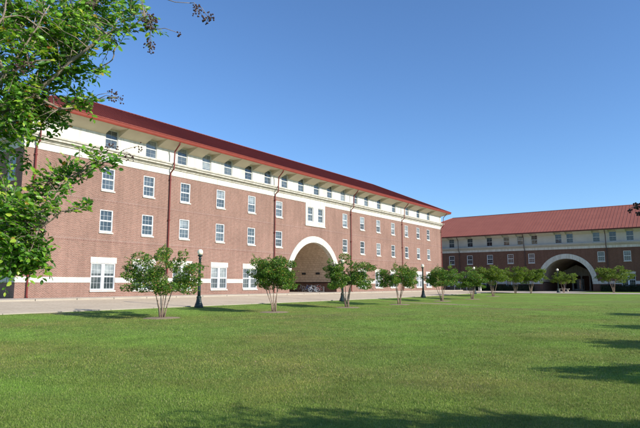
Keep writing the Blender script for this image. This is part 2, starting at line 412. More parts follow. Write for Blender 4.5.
# ------------------------------------------------------------------ buildings
def wall_grid(b, Q, u0, u1, z0, z1, holes, depth=.24, arch=None):
    """Q(u, d, z): d = depth behind the face. holes: (u0,u1,z0,z1). arch: (centre, radius, spring z, bay half width, bay top)"""
    us = {u0, u1}; zs = {z0, z1}
    hs = list(holes)
    if arch:
        c, r, zc, hw, zt = arch
        bay = (c-hw, c+hw, z0, zt); hs = hs+[bay]
    for h in hs: us |= {h[0], h[1]}; zs |= {h[2], h[3]}
    us = sorted(q for q in us if u0-1e-6 <= q <= u1+1e-6); zs = sorted(q for q in zs if z0-1e-6 <= q <= z1+1e-6)
    for i in range(len(us)-1):
        for j in range(len(zs)-1):
            a, c_ = us[i], us[i+1]; e, f = zs[j], zs[j+1]
            mu, mz = (a+c_)/2, (e+f)/2
            if any(h[0] < mu < h[1] and h[2] < mz < h[3] for h in hs): continue
            b.quad(Q(a,0,e), Q(c_,0,e), Q(c_,0,f), Q(a,0,f))
    for h in holes:
        a, c_, e, f = h
        b.quad(Q(a,0,e), Q(a,0,f), Q(a,depth,f), Q(a,depth,e)); b.quad(Q(c_,0,f), Q(c_,0,e), Q(c_,depth,e), Q(c_,depth,f))
        b.quad(Q(a,0,f), Q(c_,0,f), Q(c_,depth,f), Q(a,depth,f)); b.quad(Q(c_,0,e), Q(a,0,e), Q(a,depth,e), Q(c_,depth,e))
    if arch:
        b.quad(Q(c-hw,0,z0), Q(c-r,0,z0), Q(c-r,0,zt), Q(c-hw,0,zt)); b.quad(Q(c+r,0,z0), Q(c+hw,0,z0), Q(c+hw,0,zt), Q(c+r,0,zt))
        N = 40
        for k in range(N):
            a0 = math.pi-math.pi*k/N; a1 = math.pi-math.pi*(k+1)/N
            p0 = (c+r*math.cos(a0), zc+r*math.sin(a0)); p1 = (c+r*math.cos(a1), zc+r*math.sin(a1))
            b.quad(Q(p0[0],0,p0[1]), Q(p1[0],0,p1[1]), Q(p1[0],0,zt), Q(p0[0],0,zt))

def window(Q, parent, u0, u1, z0, z1, style='single', glass='pane', lintel=None, white='white'):
    """white sash window; origin at the hole's bottom centre"""
    b = MB(); fw = .035 if style == 'dark' else .065; mw = .004 if style == 'dark' else .007; d0, d1 = (.08 if style == 'dark' else .02), .16
    def bar(a, c, e, f, dn=d0, df=d1): b.hexa([Q(a,dn,e), Q(c,dn,e), Q(c,df,e), Q(a,df,e), Q(a,dn,f), Q(c,dn,f), Q(c,df,f), Q(a,df,f)])
    bar(u0, u0+fw, z0, z1); bar(u1-fw, u1, z0, z1); bar(u0+fw, u1-fw, z1-fw, z1); bar(u0+fw, u1-fw, z0, z0+fw)
    bays = [(u0+fw, u1-fw)]
    if style == 'double':
        mid = (u0+u1)/2; bar(mid-.13, mid+.13, z0+fw, z1-fw, d0+.003); bays = [(u0+fw, mid-.13), (mid+.13, u1-fw)]
    for (a, c) in bays:
        zm = (z0+z1)/2
        bar(a, c, zm-(.02 if style == 'dark' else .028), zm+(.02 if style == 'dark' else .028), .06, .15)
        s = .012 if style == 'dark' else .024
        for (e, f, dn) in ((z0+fw, zm-.035, .085), (zm+.035, z1-fw, .06)):
            bar(a, a+s, e, f, dn, .15); bar(c-s, c, e, f, dn, .15); bar(a+s, c-s, e, e+s, dn, .15); bar(a+s, c-s, f-s, f, dn, .15)
            cols = 3 if style != 'dark' else 2
            for k in range(1, cols):
                q = a+s+(c-a-2*s)*k/cols; bar(q-mw, q+mw, e+s, f-s, .115, .14)
            q = (e+f)/2; bar(a+s, c-s, q-mw, q+mw, .117, .137)
    w = b.build('window', M[white], parent)
    p = MB(); p.hexa([Q(u0+.03,.13,z0+.03), Q(u1-.03,.13,z0+.03), Q(u1-.03,.20,z0+.03), Q(u0+.03,.20,z0+.03),
                      Q(u0+.03,.13,z1-.03), Q(u1-.03,.13,z1-.03), Q(u1-.03,.20,z1-.03), Q(u0+.03,.20,z1-.03)])
    p.build('pane', M[glass], w)
    if style != 'dark':
        s = MB(); s.hexa([Q(u0-.06,-.10,z0-.17), Q(u1+.06,-.10,z0-.17), Q(u1+.06,.15,z0-.17), Q(u0-.06,.15,z0-.17),
                          Q(u0-.06,-.10,z0-.05), Q(u1+.06,-.10,z0-.05), Q(u1+.06,.15,z0+.002), Q(u0-.06,.15,z0+.002)])
        s.build('sill', M['stone'], w)
    if lintel:
        s = MB(); s.hexa([Q(u0-.09,-.045,z1+.004), Q(u1+.09,-.045,z1+.004), Q(u1+.09,.1,z1+.004), Q(u0-.09,.1,z1+.004),
                          Q(u0-.09,-.045,lintel), Q(u1+.09,-.045,lintel), Q(u1+.09,.1,lintel), Q(u0-.09,.1,lintel)])
        s.build('lintel', M['stone'], w)
    return w

def building(name, label, P, u0, u1, depth, zb, zbrick, fr, cor, zpl, zsof, zeave, ztop, zridge, over, hw,
             f1, f23, f23z, f4, f4z, arch, pipes, band, m, base, panel=None, endwin=None, f1z=(.66,2.88,3.38)):
    root = empty(name, P(u0, 0, base)); tag(root, label, 'building')
    inv = Vector(P(u0, 0, base))
    def PP(u, n, z): return Vector(P(u, n, z)) - inv
    Qf = lambda u, d, z: PP(u, -d, z)
    c, r, zc, R2 = arch
    # openings
    h1 = [(a-1.13, a+1.13, f1z[0], f1z[1]) for a in f1]
    h23 = [(a-.61, a+.61, z0, z1) for (z0, z1) in f23z for a in f23]
    h4 = [(a-.6, a+.6, f4z[0], f4z[1]) for a in f4]
    hp = []
    if panel: hp = [(a-.6, a+.6, panel[4], panel[5]) for a in panel[6]]
    b = MB()
    wall_grid(b, Qf, u0, u1, zb, zbrick, h1+h23+hp, arch=(c, r, zc, R2, zc+R2+.15))
    # ends and back
    e = []
    if endwin:
        e = [(n_-.61, n_+.61, z0, z1) for n_ in endwin for (z0, z1) in f23z]
    wall_grid(b, lambda u, d, z: PP(u0+d, -u, z), 0, depth, zb, zbrick, e)
    wall_grid(b, lambda u, d, z: PP(u1-d, -u, z), 0, depth, zb, zbrick, [])
    wall_grid(b, lambda u, d, z: PP(u, -depth+d, z), u0, u1, zb, zbrick, [], arch=None if m.get('closed') else (c, r, zc, R2, zc+R2+.15))
    b.build('brick_wall', M[m['brick']], root)
    # soldier courses
    if m.get('courses'):
        b = MB()
        for zc_ in m['courses']:
            segs = [(u0, u1)]
            if zc_ < zc+R2:
                q = math.sqrt(R2*R2-(zc_-zc)**2)+.02; segs = [(u0, c-q), (c+q, u1)]
            for a, d in segs: b.box(PP, a, d, .001, .012, zc_-.115, zc_+.115)
        b.build('brick_course', M['course'], root)
    # string band at sill height, between windows
    cuts = sorted([(a-1.135, a+1.135) for a in f1]+[(c-R2-.02, c+R2+.02)])
    def piece(name, mt, *boxes):
        b = MB()
        for q in boxes: b.box(PP, *q)
        o_ = b.build(name, M[mt], root)
        bevel(o_, .008); return o_
    a = u0
    for (s, t) in cuts+[(u1, u1)]:
        if s > a+.01: piece('stone_band', 'stone', (a, s, -.05, .045, band[0], band[1]))
        a = t
    for sg in (-1, 1):
        q0, q1 = sorted((c+sg*(R2+.02), c+sg*(r+.001))); piece('impost', 'stone', (q0, q1, -.05, .05, band[0]-.002, zc))
    piece('stone_band', 'stone', (u0-.045, u0, -depth, .045, band[0], band[1]))
    # frieze, cornice
    def ring(b, n0, n1, z0, z1):      # band round front and both ends
        b.box(PP, u0-n1, u1+n1, n0, n1, z0, z1)
        b.box(PP, u0-n1, u0-n0, -depth, n0, z0, z1)
        b.box(PP, u1+n0, u1+n1, -depth, n0, z0, z1)
    b = MB(); ring(b, -.02, .05, fr[0], fr[1]); b.build('frieze', M[m['stone']], root)
    b = MB()
    hcor = cor[1]-cor[0]
    for k, (za, zb_, n1) in enumerate(((0,.22,.14), (.22,.40,.22), (.40,.72,.40), (.72,1.0,.50))):
        ring(b, -.02, n1, cor[0]+hcor*za+(.002 if k else 0), cor[0]+hcor*zb_)
    bevel(b.build('cornice', M[m['cornice']], root), .015)
    # upper storey
    b = MB()
    wall_grid(b, Qf, u0, u1, cor[1]-.01, zpl, h4)
    wall_grid(b, lambda u, d, z: PP(u0+d, -u, z), 0, depth, cor[1]-.01, zpl, [(n_-.6, n_+.6, f4z[0], f4z[1]) for n_ in (endwin or [])])
    wall_grid(b, lambda u, d, z: PP(u1-d, -u, z), 0, depth, cor[1]-.01, zpl, [])
    wall_grid(b, lambda u, d, z: PP(u, -depth+d, z), u0, u1, cor[1]-.01, zpl, [])
    b.build('plaster_wall', M[m['plaster']], root)
    # coved soffit with a notch over each window
    b = MB(); o = over-.04; cut = []
    for a in f4: cut.append((a-.68, a+.68))
    a = u0-o
    def cove(s, t): b.quad(PP(s,o,zeave), PP(t,o,zeave), PP(t,0,zsof), PP(s,0,zsof))
    prev = u0
    for (s, t) in cut+[(u1, u1)]:
        if s > prev+1e-6: cove(prev, s)
        if t > s:
            b.quad(PP(s,o,zeave), PP(t,o,zeave), PP(t,0,zeave), PP(s,0,zeave))
            for q in (s, t): b.tri(PP(q,o,zeave), PP(q,0,zeave), PP(q,0,zsof))
        prev = t
    # corners and ends
    for (q, sg) in ((u0, -1), (u1, 1)):
        b.tri(PP(q,0,zsof), PP(q,o,zeave), PP(q+sg*o,o,zeave)); b.tri(PP(q,0,zsof), PP(q+sg*o,o,zeave), PP(q+sg*o,0,zeave))
        b.quad(PP(q,0,zsof), PP(q+sg*o,0,zeave), PP(q+sg*o,-depth-o,zeave), PP(q,-depth,zsof))
    b.quad(PP(u0,-depth,zsof), PP(u1,-depth,zsof), PP(u1+o,-depth-o,zeave), PP(u0-o,-depth-o,zeave))
    b.build('soffit', M[m['soffit']], root)
    # gutter
    b = MB(); o = over
    def gut(a, c_):
        # profile along a run from a to c_ (corner points) pushed outward
        pass
    prof = [(o-.10, zeave-.01), (o-.01, zeave-.01), (o+.03, zeave+.10), (o+.05, ztop-.05), (o+.09, ztop-.02), (o+.09, ztop+.04), (o-.10, ztop+.04)]
    def corner(k, n_, z):  # four corners of the eave ring at outward n_
        return [PP(u0-n_, n_, z), PP(u1+n_, n_, z), PP(u1+n_, -depth-n_, z), PP(u0-n_, -depth-n_, z)][k]
    for k in range(4):
        k2 = (k+1) % 4
        for i in range(len(prof)):
            p, q = prof[i], prof[(i+1) % len(prof)]
            b.quad(corner(k,*p), corner(k2,*p), corner(k2,*q), corner(k,*q))
    b.build('gutter', M[m['gutter']], root)
    # roof
    b = MB(); o = over+.02; zt = ztop
    wdt = (depth+2*o)/2; midn = o-wdt
    A = PP(u0-o,o,zt); B = PP(u1+o,o,zt); Cc = PP(u1+o,-depth-o,zt); D = PP(u0-o,-depth-o,zt)
    RA = PP(u0-o+hw,midn,zridge); RB = PP(u1+o-hw,midn,zridge)
    b.quad(A,B,RB,RA); b.tri(B,Cc,RB); b.quad(Cc,D,RA,RB); b.tri(D,A,RA)
    # standing seams
    sp, hh, tt = m.get('seam', .46), (.032 if m.get('seam') else .05), .022
    def seam(p0, p1, side, up):
        s = side*tt
        b.hexa([p0-s, p0+s, p1+s, p1-s, p0-s+up*hh, p0+s+up*hh, p1+s+up*hh, p1-s+up*hh])
    eu = PP(1,0,0)-PP(0,0,0); en = PP(0,1,0)-PP(0,0,0)
    nf = (PP(0,0,1)*0+Vector((0,0,1))*(wdt)+en*(zridge-zt)).normalized()
    q = u0-o+.2
    while q < u1+o-.1:
        t = min(1, (q-(u0-o))/hw, (u1+o-q)/hw)
        if t > .02:
            p0 = PP(q,o,zt); p1 = PP(q, o+(midn-o)*t, zt+(zridge-zt)*t)
            seam(p0, p1, eu, nf)
        q += sp
    nl = (Vector((0,0,1))*hw-eu*(zridge-zt)).normalized(); nr = (Vector((0,0,1))*hw+eu*(zridge-zt)).normalized()
    q = o-.2
    while q > -depth-o+.1:
        t = min(1, (o-q)/wdt, (q+depth+o)/wdt)
        if t > .02:
            seam(PP(u0-o,q,zt), PP(u0-o+hw*t,q,zt+(zridge-zt)*t), en, nl)
            seam(PP(u1+o,q,zt), PP(u1+o-hw*t,q,zt+(zridge-zt)*t), en, nr)
        q -= sp
    b.build('roof', M[m['roof']], root)
    b = MB()
    up = Vector((0,0,.05))
    b.tube([RA+up*.3, RB+up*.3], .07, 8)
    for p, q in ((A,RA), (B,RB), (Cc,RB), (D,RA)): b.tube([p+up*.3, q+up*.3], .06, 8)
    b.build('ridge_cap', M[m['roof']], root, smooth=True)
    # arch ring of voussoirs
    b = MB(); N = 31
    for k in range(N):
        a0 = math.pi*k/N+.0016; a1 = math.pi*(k+1)/N-.0016
        def pt(rr, a_, n_): return PP(c+rr*math.cos(a_), n_, zc+rr*math.sin(a_))
        sub = 3
        for s in range(sub):
            b0 = a0+(a1-a0)*s/sub; b1 = a0+(a1-a0)*(s+1)/sub
            ri, ro = r-.03, R2
            b.quad(pt(ri,b0,.10), pt(ri,b1,.10), pt(ro,b1,.10), pt(ro,b0,.10))
            b.quad(pt(ro,b0,.10), pt(ro,b1,.10), pt(ro,b1,-.05), pt(ro,b0,-.05))
            b.quad(pt(ri,b0,.10), pt(ri,b1,.10), pt(ri,b1,-.5), pt(ri,b0,-.5))
            if s == 0: b.quad(pt(ri,b0,.10), pt(ro,b0,.10), pt(ro,b0,-.05), pt(ri,b0,-.05))
            if s == sub-1: b.quad(pt(ri,b1,.10), pt(ro,b1,.10), pt(ro,b1,-.05), pt(ri,b1,-.05))
    b.build('arch_surround', M[m['stone']], root)
    # passage: vault and dado walls
    b = MB(); b.uv = []
    N = 48; rows = 20
    for i in range(rows+1):
        n_ = -depth*i/rows
        for k in range(N+1):
            a_ = math.pi*k/N
            b.v.append(tuple(PP(c+r*math.cos(a_), n_, zc+r*math.sin(a_)))); b.uv.append((n_, r*a_))
    for i in range(rows):
        for k in range(N): q = i*(N+1)+k; b.f.append((q, q+1, q+N+2, q+N+1))
    b.build('vault', M[m['vault']], root, smooth=True)
    for sg in (-1, 1):
        b = MB(); q0, q1 = sorted((c+sg*(r+.3), c+sg*r))
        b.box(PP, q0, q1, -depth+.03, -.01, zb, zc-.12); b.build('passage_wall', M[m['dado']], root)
    # windows
    for h in h1: window(Qf, root, *h, style='double', glass=m.get('pane','pane'), lintel=f1z[2], white=m.get('white','white'))
    for h in h23: window(Qf, root, *h, glass=m.get('pane','pane'), white=m.get('white','white'))
    for h in h4: window(Qf, root, *h, style='dark', glass=m.get('pane','pane'), white=m.get('white','white'))
    for h in e: window(lambda u, d, z: PP(u0+d, -u, z), root, *h, white=m.get('white','white'))
    for n_ in (endwin or []): window(lambda u, d, z: PP(u0+d, -u, z), root, n_-.6, n_+.6, f4z[0], f4z[1], style='dark', glass='pane_dk')
    if panel:
        b = MB(); pa, pb, z0, z1, w0, w1, cs = panel
        xs = [pa]+[q for a_ in cs for q in (a_-.6, a_+.6)]+[pb]
        for i in range(0, len(xs), 2): b.box(PP, xs[i], xs[i+1], .003, .07, z0, z1)
        for a_ in cs: b.box(PP, a_-.6, a_+.6, .003, .07, z0, w0); b.box(PP, a_-.6, a_+.6, .003, .07, w1, z1)
        b.box(PP, pa-.06, pb+.06, .003, .12, z0-.14, z0-.002)
        b.build('stone_panel', M[m['stone']], root)
        for h in hp: window(Qf, root, *h)
    # downpipes
    for q in pipes:
        b = MB()
        b.tube([PP(q,over-.12,zeave+.02), PP(q,over-.16,zeave-.18), PP(q,.66,zsof-.25), PP(q,.62,cor[1]+.1), PP(q,.62,cor[0]-.02), PP(q,.17,cor[0]-.35),
                PP(q,.15,cor[0]-.6), PP(q,.15,base+.25), PP(q,.28,base+.08)], .068, 8)
        for zz in (zbrick-.5, zbrick*.62, zbrick*.3): b.box(PP, q-.11, q+.11, .003, .235, zz, zz+.07)
        b.build('downpipe', M[m['pipe']], root, smooth=False)
    return root, PP

P1 = lambda u, n, z: (-41.8+n, u, z)
f23 = [26.8,31.0,35.3,40.1,44.9,49.7,64.2,68.9,73.7,78.5,83.3,87.85,92.1]
f4 = [26.95,31.1,34.8,38.0,41.1,44.3,47.6,50.7,54.0,57.35,60.4,63.7,67.0,70.15,74.0,78.9,83.7,88.0,92.3]
f1 = [26.75,30.8,35.2,40.1,44.8,68.8,73.7,78.5,83.3,87.9,91.9]
B1, PP1 = building('brick_building', 'long sunlit brick dormitory block with oxblood roof and bicycle arch', P1, 19.6, 98.0, 19.0, -.8, 11.55,
    (11.55,12.13), (12.13,12.72), 14.62, 14.02, 14.58, 14.9, 20.0, 1.5, 11.0,
    f1, f23, [(9.17,11.05), (5.57,7.43)], f4, (12.86,14.5), (56.9, 5.12, 1.42, 5.9),
    [20.45,33.3,48.8,65.6,81.5,97.7], (1.25,1.68),
    dict(brick='brick', stone='stone', plaster='plaster', soffit='soffit', cornice='cornice', gutter='gutter', roof='roofred', vault='vault', dado='brick_dark_shaded', pipe='pipe', courses=(8.24,4.79), cap=False),
    0, panel=(54.9,59.2,8.72,11.55,9.2,11.05,(55.95,58.2)), endwin=[1.8,6.5,12.5,17.2])
# dark vents on the vault's north springing
for n_ in (-3.05, -5.5, -8.2):
    b = MB(); uu = 56.9+4.9
    b.box(PP1, uu-.06, uu+.14, n_-.32, n_+.32, 2.48, 2.74); b.build('vault_vent', M['dark'], B1)

P2 = lambda u, n, z: (u, 115-n, z)
g1 = [-51.3,-46.7,-42.6,-38.2,-33.9,-29.7,-16.95,-12.6,-8.3,-4,.3,4.6,8.9]
g4 = [-51,-46.65,-42.45,-38.2,-34.6,-31.8,-29.0,-24.4,-22.3,-17.6,-14.8,-11.95,-8,-4,0,4.5,9]
gf1 = [-51.3,-46.7,-42.6,-38.2,-33.9,-12.65,-8.3,-4,.3,4.6,8.9]
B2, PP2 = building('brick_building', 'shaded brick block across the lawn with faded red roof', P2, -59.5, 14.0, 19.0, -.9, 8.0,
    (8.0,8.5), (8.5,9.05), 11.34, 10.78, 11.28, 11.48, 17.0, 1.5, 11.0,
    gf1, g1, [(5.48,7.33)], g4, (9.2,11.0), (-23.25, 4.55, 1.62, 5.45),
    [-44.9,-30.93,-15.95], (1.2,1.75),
    dict(brick='brick_dark_shaded', stone='stone', plaster='plaster_shade', soffit='soffit2', cornice='cornice_shade', gutter='gutter_shade', roof='roofpink', vault='vault', dado='brick_dark_shaded', pipe='bronze', pane='pane_dk', white='white', cap=False, closed=True, seam=.62),
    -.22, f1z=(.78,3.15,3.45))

# ------------------------------------------------------------------ portico seen through the far arch
def portico():
    root = empty('portico', (-24.6,132,-.2)); tag(root, 'pale columned entrance with tan gable seen through the shaded arch', 'portico')
    b = MB()
    P = lambda x, n, z: (x, -n, z)
    for x in (-1.9, 1.9): pass
    b.box(P, -3.0, 3.0, -1.2, 0, 3.2, 4.1); bevel(b.build('entablature', M['stone'], root), .03)
    g = MB(); z = 4.1
    g.hexa([(-3.1,-.1,z+.003),(3.1,-.1,z+.003),(3.1,1.2,z+.003),(-3.1,1.2,z+.003),(-.05,-.1,z+1.5),(.05,-.1,z+1.5),(.05,1.2,z+1.5),(-.05,1.2,z+1.5)])
    g.build('gable', M['plaster'], root)
    for x in (-2.6,-.9,.9,2.6):
        c = MB(); c.lathe([(.26,0),(.26,.12),(.2,.18),(.19,1.2),(.165,3.0),(.23,3.06),(.25,3.2)], 16, (x,.3,0)); c.build('column', M['white'], root, smooth=True)
    d = MB(); d.box(P, -2.9, 2.9, -1.5, -1.25, 0, 3.2); d.build('door_wall', M['brick_dark_shaded'], root)
    for x in (-.62,.62):
        d = MB(); d.box(P, x-.58, x+.58, -1.25, -1.18, .02, 2.5); o = d.build('door', M['white'], root)
        e = MB(); e.box(P, x-.42, x+.42, -1.18, -1.165, .3, 2.3); e.build('pane', M['pane_dk'], o)
portico()

# ------------------------------------------------------------------ lamp posts
def make_lamp():
    root = empty('lamp_post'); root.rotation_euler = (0,0,0)
    b = MB(); b.lathe([(.30,0),(.30,.10),(.27,.14),(.255,.22),(.20,.34),(.165,.50),(.15,.62),(.165,.66),(.165,.70),(.125,.76)], 12)
    b.build('base', M['iron'], root)
    b = MB(); b.lathe([(.105,.76),(.098,1.2),(.085,2.4),(.075,3.20),(.11,3.23),(.11,3.27),(.08,3.31),(.07,3.36)], 14)
    b.build('pole', M['iron'], root, smooth=True)
    b = MB(); b.lathe([(.07,3.36),(.15,3.40),(.17,3.44),(.15,3.48),(.12,3.50)], 16); b.build('collar', M['iron'], root, smooth=True)
    b = MB(); b.lathe([(.09,3.49),(.145,3.53),(.18,3.60),(.188,3.67),(.175,3.75),(.14,3.81),(.09,3.85),(.03,3.87)], 20); b.build('globe', M['globe'], root, smooth=True)
    return root
lamps = [(-27.8,24.9,'globe lamp post between the two leftmost lawn trees'),
         (-27.6,41.9,'globe lamp post behind the third tree, right of the bicycle arch'),
         (-27.6,59.0,'globe lamp post standing against the far right end of the sunlit facade'),
         (-27.8,76.5,'globe lamp post half hidden among crowded tree crowns before the shaded block'),
         (-20.2,93.3,'globe lamp post in front of the shaded building arch')]
L0 = make_lamp()
for i, (x, y, lb) in enumerate(lamps):
    o = L0 if i == 0 else copy_tree(L0)
    o.location = (x, y, ground(x, y)-.02); tag(o, lb, 'lamp post', 'globe lamp posts along the paths')

# ------------------------------------------------------------------ trees
def rvec(rn):
    while True:
        v = Vector((rn.uniform(-1,1), rn.uniform(-1,1), rn.uniform(-1,1)))
        if .05 < v.length < 1: return v
def leaf4(b, p, d, s, rn, wid=.5):
    """rhombic folded leaf: two faces"""
    d = d.normalized(); n = rvec(rn).cross(d)
    if n.length < 1e-3: n = d.orthogonal()
    n.normalize(); up = d.cross(n)
    k = len(b.v)
    m_ = p+d*s*.5
    b.v += [tuple(p), tuple(m_+n*s*wid*.5+up*s*.08), tuple(p+d*s), tuple(m_-n*s*wid*.5+up*s*.08)]
    b.f += [(k, k+1, k+2), (k, k+2, k+3)]

def make_tree(seed, h=3.7, rad=2.05, zlow=1.15, nclump=80, nleaf=185, leafm='leaf_row', size=.105, flat=.5):
    rn = random.Random(seed)
    root = empty('crape_myrtle')
    t = MB(); tips = []
    nst = rn.choice([5,6,6])
    for i in range(nst):
        a = 2*math.pi*(i+rn.random()*.6)/nst
        out = rn.uniform(.35,.85)*min(rad,1.7)*.52
        p0 = Vector((math.cos(a)*.10, math.sin(a)*.10, -.05))
        pts = [p0]
        fork = rn.uniform(.9,1.25)
        p1 = Vector((math.cos(a)*out*.32+rn.uniform(-.05,.05), math.sin(a)*out*.32+rn.uniform(-.05,.05), fork*.55))
        p2 = Vector((math.cos(a)*out*.7, math.sin(a)*out*.7, fork+.3))
        p3 = Vector((math.cos(a+.2)*out, math.sin(a+.2)*out, h*.62+rn.uniform(-.1,.2)))
        pts += [p1, p2, p3]
        t.tube(pts, [.042,.031,.022,.009], 7)
        for j in range(5):
            aa = a+rn.uniform(-1.0,1.0); q0 = pts[2].lerp(pts[3], rn.uniform(0,.9))
            ro = rn.uniform(.55,.95)*rad
            q2 = Vector((math.cos(aa)*ro, math.sin(aa)*ro, rn.uniform(zlow+.35, h*.9)))
            q1 = q0.lerp(q2, .5)+Vector((0,0,rn.uniform(.0,.25)))
            t.tube([q0,q1,q2], [.013,.008,.003], 5); tips.append(q2); tips.append(q1)
    t.build('trunk', M['bark'], root, smooth=True)
    c = MB(); zc = (zlow+h)/2; hz = (h-zlow)/2
    cl = []
    lob = [(rn.uniform(0,6.28), rn.uniform(.62,1.18)) for _ in range(8)]
    for k in range(nclump):
        if k < len(tips) and rn.random() < .8: p = tips[k]
        else:
            a = rn.uniform(0, 2*math.pi); l = min(lob, key=lambda q: abs(math.atan2(math.sin(a-q[0]), math.cos(a-q[0]))))[1]
            ct = rn.uniform(-.75, 1); st = math.sqrt(1-ct*ct); rr = rn.uniform(.55,1.0)**.6*l
            p = Vector((math.cos(a)*st*rad*rr, math.sin(a)*st*rad*rr, zc+ct*hz*rr*(1 if ct > 0 else .75)))
        cl.append((p, rn.uniform(.18,.44)))
    for p, r_ in cl:
        for _ in range(int(nleaf*(r_/.32)**1.6)):
            v = rvec(rn); v = v.normalized()*(v.length**.5)*r_; v.z *= flat
            q = p+v
            d = v.normalized()*.7+rvec(rn)+Vector((0,0,-.15))
            leaf4(c, q, d, size*rn.uniform(.6,1.25), rn, .55)
        outw = Vector((p.x, p.y, 0)); outw = outw.normalized() if outw.length > .05 else Vector((0,0,1))
        for _s in range(2):
            if rn.random() < .7:
                hi = max(0, (p.z-zc)/hz)
                dd = (outw*(1.0-.5*hi)+Vector((0,0,.15+.9*hi))+rvec(rn)*.45).normalized(); L = rn.uniform(.15,.5); q0 = p+dd*r_*.6
                k = int(L/.032)
                for q in range(k):
                    w_ = q/k; leaf4(c, q0+dd*L*w_+rvec(rn)*.03*(1-w_)+Vector((0,0,-.10*w_*w_)), dd+rvec(rn)*.9, size*(1.0-.35*w_), rn, .5)
    c.build('crown', M[leafm], root)
    return root

protoA = make_tree(11); protoB = make_tree(23, h=3.5, rad=1.5, zlow=1.1, nclump=78, nleaf=210); protoC = make_tree(41, h=3.65, rad=1.62, zlow=1.1, nclump=80, nleaf=205)
protoD = make_tree(63, h=3.35, rad=1.75, zlow=1.05, nclump=76, nleaf=195)
shadeA = make_tree(71, h=4.0, rad=2.0, zlow=1.4, nclump=130, nleaf=170, size=.12)
limeA = make_tree(51, h=3.9, rad=2.2, zlow=1.3, leafm='leaf_lime', nclump=95, size=.13, nleaf=170)
limeB = make_tree(57, h=4.0, rad=2.3, zlow=1.5, leafm='leaf_lime', nclump=95, size=.13, nleaf=170)
row = [(-22.3,17.6,protoA,.94,.3,'leftmost small lawn tree with fanned stems, in front of the second ground-floor windows'),
       (-21.6,25.3,protoB,.98,1.9,'small tree left of the bicycle arch, right of the first lamp post'),
       (-21.6,33.4,protoC,1.02,3.2,'small tree right of the bicycle arch with lamp post behind its trunk'),
       (-21.3,40.9,protoD,1.0,4.4,'fourth small tree from the left, wide crown against sunlit brick'),
       (-22.2,51.8,protoD,1.04,2.3,'thin pale-stemmed tree overlapping the far corner of the sunlit building'),
       (-21.8,59.2,protoC,.95,.9,'small tree with spindly stems left of the hidden lamp globe'),
       (-22.9,69.6,limeA,1.0,2.2,'tree with thick pale trunk, first right of the hidden lamp post'),
       (-24.4,84.5,limeB,1.0,3.5,'second tree right of the hidden lamp post, bright green crown'),
       (-22.6,86.2,limeA,1.0,4.6,'yellow green tree just left of the shaded arch'),
       (-19.6,94.2,limeB,.85,.2,'small bright tree inside the shaded arch opening, beside the last lamp'),
       (-12.9,97.6,limeA,1.08,1.2,'rightmost bright tree, standing right of the shaded arch')]
used = set()
for (x, y, pr, sc, rz, lb) in row:
    o = pr if pr.name not in used else copy_tree(pr)
    used.add(pr.name)
    o.location = (x, y, ground(x, y)-.03); o.rotation_euler = (0,0,rz); o.scale = (sc,sc,sc)
    tag(o, lb, 'tree', 'crape myrtles planted along the lawn edge')
# the row on the sunny side whose shade falls across the lawn
east = [(5.0,6.5,shadeA,1.12,2.6,'crape myrtle whose shade darkens the bottom edge of the lawn'),
        (3.35,12.6,shadeA,.72,1.1,'crape myrtle casting the long nearest shadow at right'),
        (3.0,18.4,shadeA,.76,4.0,'crape myrtle casting the second nearest shadow on the right side'),
        (2.7,25.6,shadeA,.78,5.5,'crape myrtle casting the third shadow on the right side'),
        (2.2,36.2,shadeA,.9,2.1,'crape myrtle casting the farthest narrow shadow at right')]
for (x, y, pr, sc, rz, lb) in east:
    o = pr if pr.name not in used else copy_tree(pr); used.add(pr.name)
    o.location = (x, y, ground(x, y)-.03); o.rotation_euler = (0,0,rz); o.scale = (sc*.9,sc*.9,sc)
    tag(o, lb, 'tree', 'crape myrtles on the sunny side of the lawn')

# mulch rings at the nearer trunks
for i, (x, y, *_) in enumerate(row[:7]):
    rn = random.Random(i); b = MB(); c0 = (0,0,.05); N = 28; rings = [(0,.05), (.45,.045), (.75,.03), (.95,-.02)]
    for k, (rr, zz) in enumerate(rings):
        for j in range(N):
            a = 2*math.pi*j/N; q = rr*(1+(.22*noise.noise((math.cos(a)*1.5+i*3, math.sin(a)*1.5, 0)) if k else 0))
            xx, yy = x+q*math.cos(a), y+q*math.sin(a)
            b.v.append((xx-x, yy-y, ground(xx, yy)-ground(x, y)+bumps(xx, yy)+zz-.012))
    for k in range(3):
        for j in range(N): b.f.append((k*N+j, k*N+(j+1)%N, (k+1)*N+(j+1)%N, (k+1)*N+j))
    o = b.build('mulch', M['dirt'], smooth=True, loc=(x, y, ground(x, y))); tag(o, kind='structure')

# ------------------------------------------------------------------ the near tree at the left
SUNV = Vector((.88,.1,.45))
F_, TH, PI_ = 543., R(35.72), math.atan(70.5/543.)
def cam(px, py, f):
    """a point f metres ahead of the viewpoint, used to lay out the near tree's limbs"""
    r_, u_ = px-320, 214-py
    fw = F_*math.cos(PI_)-u_*math.sin(PI_); up = F_*math.sin(PI_)+u_*math.cos(PI_)
    k = f/fw
    return Vector(((r_*math.cos(TH)-fw*math.sin(TH))*k, (r_*math.sin(TH)+fw*math.cos(TH))*k, 1.1+up*k))
def leaf6(b, p, d, nrm, s):
    d = d.normalized(); sd = d.cross(nrm)
    if sd.length < 1e-3: sd = d.orthogonal()
    sd.normalize(); up = sd.cross(d)
    k = len(b.v); w = s*.27
    b.v += [tuple(p), tuple(p+d*s*.35+sd*w+up*s*.07), tuple(p+d*s*.75+sd*w*.75+up*s*.03), tuple(p+d*s-up*s*.08),
            tuple(p+d*s*.75-sd*w*.75+up*s*.03), tuple(p+d*s*.35-sd*w+up*s*.07), tuple(p+d*s*.5)]
    b.f += [(k,k+1,k+2,k+6), (k+6,k+2,k+3), (k+6,k+3,k+4), (k,k+6,k+4,k+5)]
